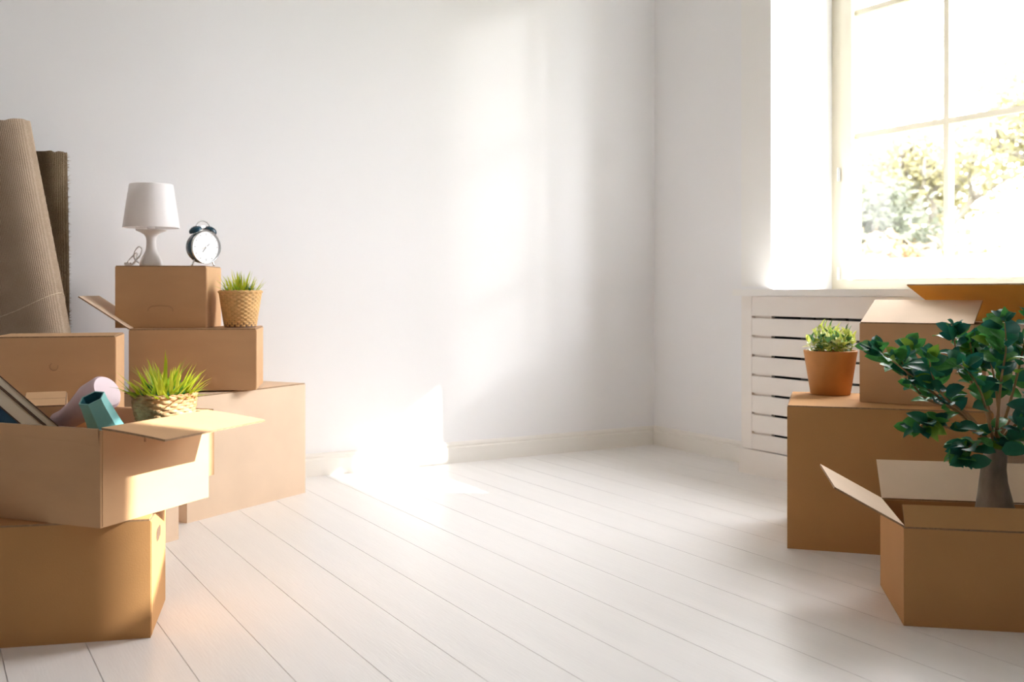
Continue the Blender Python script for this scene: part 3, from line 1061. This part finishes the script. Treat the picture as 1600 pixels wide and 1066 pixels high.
for a, b_ in zip(rings, rings[1:]):
    for i in range(28):
        bm.faces.new((a[i], a[(i + 1) % 28], b_[(i + 1) % 28], b_[i]))
bm.faces.new(rings[0])
bm.faces.new(rings[-1])
build('trunk', bm, M['bark'], fi, smooth=True)
TOP = Vector((T1.x, T1.y, 0.435))
# branches: way-points (column, row, distance); leaf density per branch
BR = [
    [(1535, 680, 2.86), (1490, 640, 2.80), (1440, 600, 2.76), (1400, 568, 2.74), (1372, 548, 2.73)],
    [(1500, 645, 2.83), (1450, 625, 2.80), (1425, 598, 2.78), (1408, 562, 2.77)],
    [(1520, 655, 2.95), (1470, 610, 3.00), (1440, 570, 3.02), (1425, 545, 3.03)],
    [(1540, 640, 2.88), (1515, 590, 2.86), (1495, 550, 2.86), (1490, 520, 2.86)],
    [(1545, 640, 2.95), (1530, 590, 2.98), (1520, 560, 3.00), (1516, 535, 3.0)],
    [(1560, 640, 2.80), (1565, 590, 2.74), (1572, 545, 2.72), (1570, 505, 2.71)],
    [(1575, 640, 2.88), (1590, 585, 2.86), (1600, 540, 2.85), (1612, 505, 2.85)],
    [(1575, 660, 2.95), (1605, 620, 3.00), (1640, 580, 3.02), (1665, 545, 3.03)],
    [(1580, 670, 2.84), (1620, 640, 2.80), (1660, 615, 2.78), (1690, 590, 2.77)],
    [(1520, 672, 2.80), (1480, 668, 2.75), (1450, 660, 2.74), (1438, 668, 2.73)],
    [(1530, 690, 2.82), (1515, 698, 2.79), (1505, 712, 2.78)],
    [(1545, 660, 2.80), (1535, 620, 2.74), (1520, 590, 2.72), (1500, 570, 2.71)],
    [(1560, 650, 2.90), (1555, 600, 2.92), (1548, 560, 2.93), (1552, 528, 2.93)],
    [(1575, 690, 2.82), (1592, 680, 2.79), (1600, 668, 2.78)],
    [(1510, 650, 2.80), (1475, 620, 2.74), (1458, 590, 2.72), (1452, 562, 2.71)],
]
r5 = random.Random(5)
nodes = []
for path in BR:
    pts = [TOP.copy() + Vector((0, 0, -0.01))] + [fi_inv @ at(*p) for p in path]
    sm = []
    for i in range(len(pts) - 1):
        p0, p1, p2, p3 = pts[max(i - 1, 0)], pts[i], pts[i + 1], pts[min(i + 2, len(pts) - 1)]
        for q in range(4):
            t = q / 4
            sm.append(0.5 * ((2 * p1) + (p2 - p0) * t + (2 * p0 - 5 * p1 + 4 * p2 - p3) * t * t + (3 * p1 - p0 - 3 * p2 + p3) * t ** 3))
    sm.append(pts[-1])
    n = len(sm)
    bm = bmesh.new()
    tube(bm, sm, [0.0038 * (1 - i / n) + 0.0012 for i in range(n)], 7)
    build('branch', bm, M['twig'], fi, smooth=True)
    L_tot = n
    for i in range(int(n * 0.40), n, 1):
        nodes.append((sm[i], (sm[min(i + 1, n - 1)] - sm[i - 1]).normalized(), i / (n - 1)))
lm = [leaf_mesh('leaf', 0.056 + 0.005 * (i % 3), 0.041 + 0.003 * (i % 2), M['ficus%d' % (0 if i < 4 else 1 if i < 6 else 2 if i < 8 else 3)], 0.25, 0.12 + 0.06 * (i % 3), n=5) for i in range(9)]
cnt = 0
spots = []
for p, d_, t in nodes:
    k = 3 if t > 0.97 else (2 if t > 0.6 else 1)
    if t > 0.99: k = 5
    for j in range(k):
        spots.append((p, d_, t, j))
# low dark tuft over the trunk and the small tuft to its left
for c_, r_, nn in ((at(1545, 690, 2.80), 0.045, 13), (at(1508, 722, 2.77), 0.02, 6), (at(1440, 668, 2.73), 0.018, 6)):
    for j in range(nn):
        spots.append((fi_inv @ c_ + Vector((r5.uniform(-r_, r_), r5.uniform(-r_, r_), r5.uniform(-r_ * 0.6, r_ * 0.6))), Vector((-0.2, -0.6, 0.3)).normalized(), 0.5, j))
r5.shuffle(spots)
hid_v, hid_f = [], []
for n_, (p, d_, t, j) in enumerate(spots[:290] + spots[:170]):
    a = r5.uniform(0, 2 * PI)
    side = Vector((math.cos(a), math.sin(a), r5.uniform(-0.25, 0.55)))
    ydir = (d_ * (1.0 if t > 0.97 else 0.45) + side).normalized()
    up = Vector((r5.uniform(-0.6, 0.5), r5.uniform(-2.0, -0.2), 1.0))
    zdir = (up - ydir * up.dot(ydir)).normalized()
    xdir = ydir.cross(zdir)
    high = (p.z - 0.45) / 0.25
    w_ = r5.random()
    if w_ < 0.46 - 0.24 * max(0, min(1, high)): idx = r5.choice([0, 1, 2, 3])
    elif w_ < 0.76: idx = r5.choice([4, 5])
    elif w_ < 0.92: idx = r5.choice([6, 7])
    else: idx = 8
    s = r5.uniform(0.68, 1.05) * (0.62 if t > 0.99 else 1.0) ** 0.4
    mt = Matrix((xdir, ydir, zdir)).transposed().to_4x4()
    if n_ >= 290:        # past three hundred leaves the inner ones are one part
        me_ = lm[idx]
        M4 = Matrix.Translation(p + Vector((0, 0.025, 0)) + ydir * 0.004) @ mt @ Matrix.Diagonal((s, s, s, 1))
        b0 = len(hid_v)
        hid_v.extend([tuple(M4 @ v_.co) for v_ in me_.vertices])
        hid_f.extend([tuple(b0 + q for q in f_.vertices) for f_ in me_.polygons])
        continue
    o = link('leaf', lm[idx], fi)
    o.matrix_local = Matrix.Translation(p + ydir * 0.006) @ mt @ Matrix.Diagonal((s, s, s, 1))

me = bpy.data.meshes.new('inner_foliage')
me.from_pydata(hid_v, [], hid_f)
me.materials.append(M['ficus2'])
link('inner_foliage', me, fi)['kind'] = 'stuff'

# ------------------------------------------------------------------ things in the open carton
def book(label, org, mtx, w_, h_, th, cm, grp, spine_near=False):
    """pages w x h, thickness th along local z; the near end is at local y = -h/2"""
    root = empty('book', org, 0, label, 'book', grp)
    root.rotation_euler = mtx.to_euler()
    bm = bmesh.new()
    box(bm, -w_ / 2 + 0.003, w_ / 2 - 0.004, -h_ / 2 + 0.003, h_ / 2 - 0.004, 0.0028, th - 0.0028)
    build('pages', bm, M['page'], root, bevel=0.0008, seg=1)
    for z0 in (0.0, th - 0.003):
        bm = bmesh.new()
        box(bm, -w_ / 2, w_ / 2, -h_ / 2, h_ / 2, z0, z0 + 0.003)
        build('cover_board', bm, M[cm], root, bevel=0.0008, seg=1)
    bm = bmesh.new()
    if spine_near:
        box(bm, -w_ / 2, w_ / 2, -h_ / 2 - 0.002, -h_ / 2 + 0.001, 0, th)
    else:
        box(bm, -w_ / 2 - 0.002, -w_ / 2 + 0.001, -h_ / 2, h_ / 2, 0, th)
    build('spine', bm, M[cm], root, bevel=0.0008, seg=1)
    return root


# frame of the open carton
L2O = W(-1.001, 2.49, 0.3075)
u2 = Vector((math.cos(yl2), math.sin(yl2), 0))
v2 = Vector((-math.sin(yl2), math.cos(yl2), 0))
# the books lean as one stack: near end towards the viewer, boards sloping down to the right
BY = (RV * -0.44 + FV * 0.89 - Vector((0, 0, 0.09))).normalized()
BX = (RV * math.cos(R(40.5)) - Vector((0, 0, 1)) * math.sin(R(40.5)))
BX = (BX - BY * BX.dot(BY)).normalized()
BZ = BX.cross(BY)
BO = at(102, 674, 2.80) - BX * 0.135 + BY * 0.08       # right-hand lower rim of the stack's top board
stack_top = 0.0
for lab, th, cm, sn in (('thin cream-edged book on top of the books leaning in the open carton', 0.0215, 'cover_brown', False),
                        ('thick cream-edged book leaning between the thin book and the blue book', 0.038, 'cover_brown', False),
                        ('dark blue book lowest of the books leaning in the open carton', 0.034, 'cover_blue', True)):
    stack_top -= th + 0.0006
    book(lab, BO + BZ * stack_top, Matrix((BX, BY, BZ)).transposed(), 0.27, 0.16, th, cm, 'books in the open carton', sn)

carton('little lidded carton behind the leaning books in the open carton', 'R', -1.318, 3.03, 0.315, 22, 0.115, 0.13, 0.25, SHUT, 'kraft', tilt=(0.22, 0))


def vase(name, label, p0, p1, prof, m, min_, n, facets=False, wall=0.004):
    """p0 foot, p1 mouth; prof list of (t, r)"""
    ax = p1 - p0
    Ln = ax.length
    root = empty(name, p0, 0, label, 'vase')
    root.rotation_euler = ax.to_track_quat('Z', 'Y').to_euler()
    bm = bmesh.new()
    outer = [(0.0, 0.0)] + [(r_, t * Ln) for t, r_ in prof]
    lathe(bm, outer + [(prof[-1][1] - wall, Ln - 0.0005)], n)
    build('outer_wall', bm, m, root, smooth=not facets)
    bm = bmesh.new()
    lathe(bm, [(0.0, 0.008)] + [(r_ - wall, max(t * Ln, 0.008)) for t, r_ in prof[:-1]] + [(prof[-1][1] - wall, Ln - 0.001)], n)
    build('inner_wall', bm, min_, root, smooth=not facets)
    return root


vase('faceted_vase', 'teal faceted vase tipped over in the open carton, dark inside', at(186, 712, 2.70), at(143, 622, 2.62),
     [(0, 0.052), (0.1, 0.050), (0.9, 0.034), (1, 0.034)], M['teal'], M['teal_in'], 6, True)
vase('pink_vase', 'pale pink vase lying behind the teal vase in the open carton', at(168, 611, 2.86), at(94, 662, 2.93),
     [(0, 0.044), (0.04, 0.050), (0.3, 0.052), (0.6, 0.037), (0.85, 0.031), (1, 0.034)], M['pink'], M['pink'], 40)

# ------------------------------------------------------------------ outside
bm = bmesh.new()
box(bm, 0.6, 60, -40, 45, -1.3, -1.1)
tag(build('ground', bm, M['lawn']), 'garden ground outside the window', 'ground', kind='structure')


def tree(label, x, y, h, cr, seed, lm_, density=1.0, grp='trees outside the window'):
    r_ = random.Random(seed)
    root = empty('tree', (x, y, -1.1), 0, label, 'tree', grp)
    bm = bmesh.new()
    tips = []

    def grow(p, d, ln, rad, lev):
        q = p + d * ln
        mid = p.lerp(q, 0.5) + Vector((r_.uniform(-1, 1), r_.uniform(-1, 1), 0)) * ln * 0.06
        tube(bm, [p, mid, q], [rad, rad * 0.85, rad * 0.7], 6 if lev < 2 else 4)
        if lev >= 4:
            tips.append((q, ln))
            return
        if lev >= 2: tips.append((q, ln))
        for k in range(3 if lev else 4):
            a = 2 * PI * (k + r_.random() * 0.6) / 3
            sp = r_.uniform(0.45, 0.95)
            nd = (d + (Vector((math.cos(a), math.sin(a), 0.1)) * sp)).normalized()
            grow(q, nd, ln * r_.uniform(0.62, 0.82), rad * 0.62, lev + 1)
    grow(Vector((0, 0, 0)), Vector((r_.uniform(-0.08, 0.08), r_.uniform(-0.08, 0.08), 1)).normalized(), h * 0.27, h * 0.028, 0)
    build('trunk', bm, M['treebark'], root, smooth=True)
    verts, faces = [], []
    for q, ln in tips:
        for k in range(int(26 * density)):
            c = q + Vector((r_.gauss(0, 1), r_.gauss(0, 1), r_.gauss(0, 0.8))) * cr
            s = r_.uniform(0.05, 0.11)
            a = Vector((r_.gauss(0, 1), r_.gauss(0, 1), r_.gauss(0, 1))).normalized()
            b_ = a.orthogonal().normalized()
            i0 = len(verts)
            verts.extend([c + a * s, c + b_ * s * 0.6, c - a * s, c - b_ * s * 0.6])
            faces.append((i0, i0 + 1, i0 + 2, i0 + 3))
    me = bpy.data.meshes.new('foliage')
    me.from_pydata([tuple(v) for v in verts], [], faces)
    me.materials.append(M['leafage%d' % lm_])
    o = link('foliage', me, root)
    o['kind'] = 'stuff'


tree('yellow-green tree outside the middle of the window', 13.5, 8.4, 6.6, 0.36, 1, 0, 1.4)
tree('sparse greyish tree outside the left panes', 9.0, 6.8, 4.9, 0.26, 3, 1, 2.2)
tree('low orange-tinged small tree outside the lower left pane', 5.2, 2.9, 3.1, 0.13, 4, 2, 1.4)
tree('far pale tree behind the others outside the window', 16.0, 14.0, 8.0, 0.5, 6, 1, 2.4)
tree('broad yellow tree farthest to the right outside the window', 11.6, 3.3, 7.0, 0.36, 8, 0, 2.2)
tree('farthest, haziest tree standing behind the yellow-green one', 27.5, 12.5, 10.0, 0.7, 9, 0, 1.6)
tree('low yellow bush below the right panes', 9.6, 4.6, 3.0, 0.18, 12, 0, 1.6)
tree('low grey-green bush below the left panes', 6.9, 4.6, 2.9, 0.16, 13, 1, 1.6)

# added unseen blocker; its raised slab cuts the sun above the wall patch
bm = bmesh.new()
box(bm, 9.0, 12.8, -17.0, -11.1, -1.1, 6.0)
box(bm, 12.3, 12.8, -11.5, -11.1, 6.0, 11.7)
box(bm, 12.3, 12.8, -11.1, -9.1, 10.12, 11.7)
tag(build('sun_blocker', bm, M['blocker']), 'added unseen block with a raised slab that cuts the sun', 'house', kind='structure')
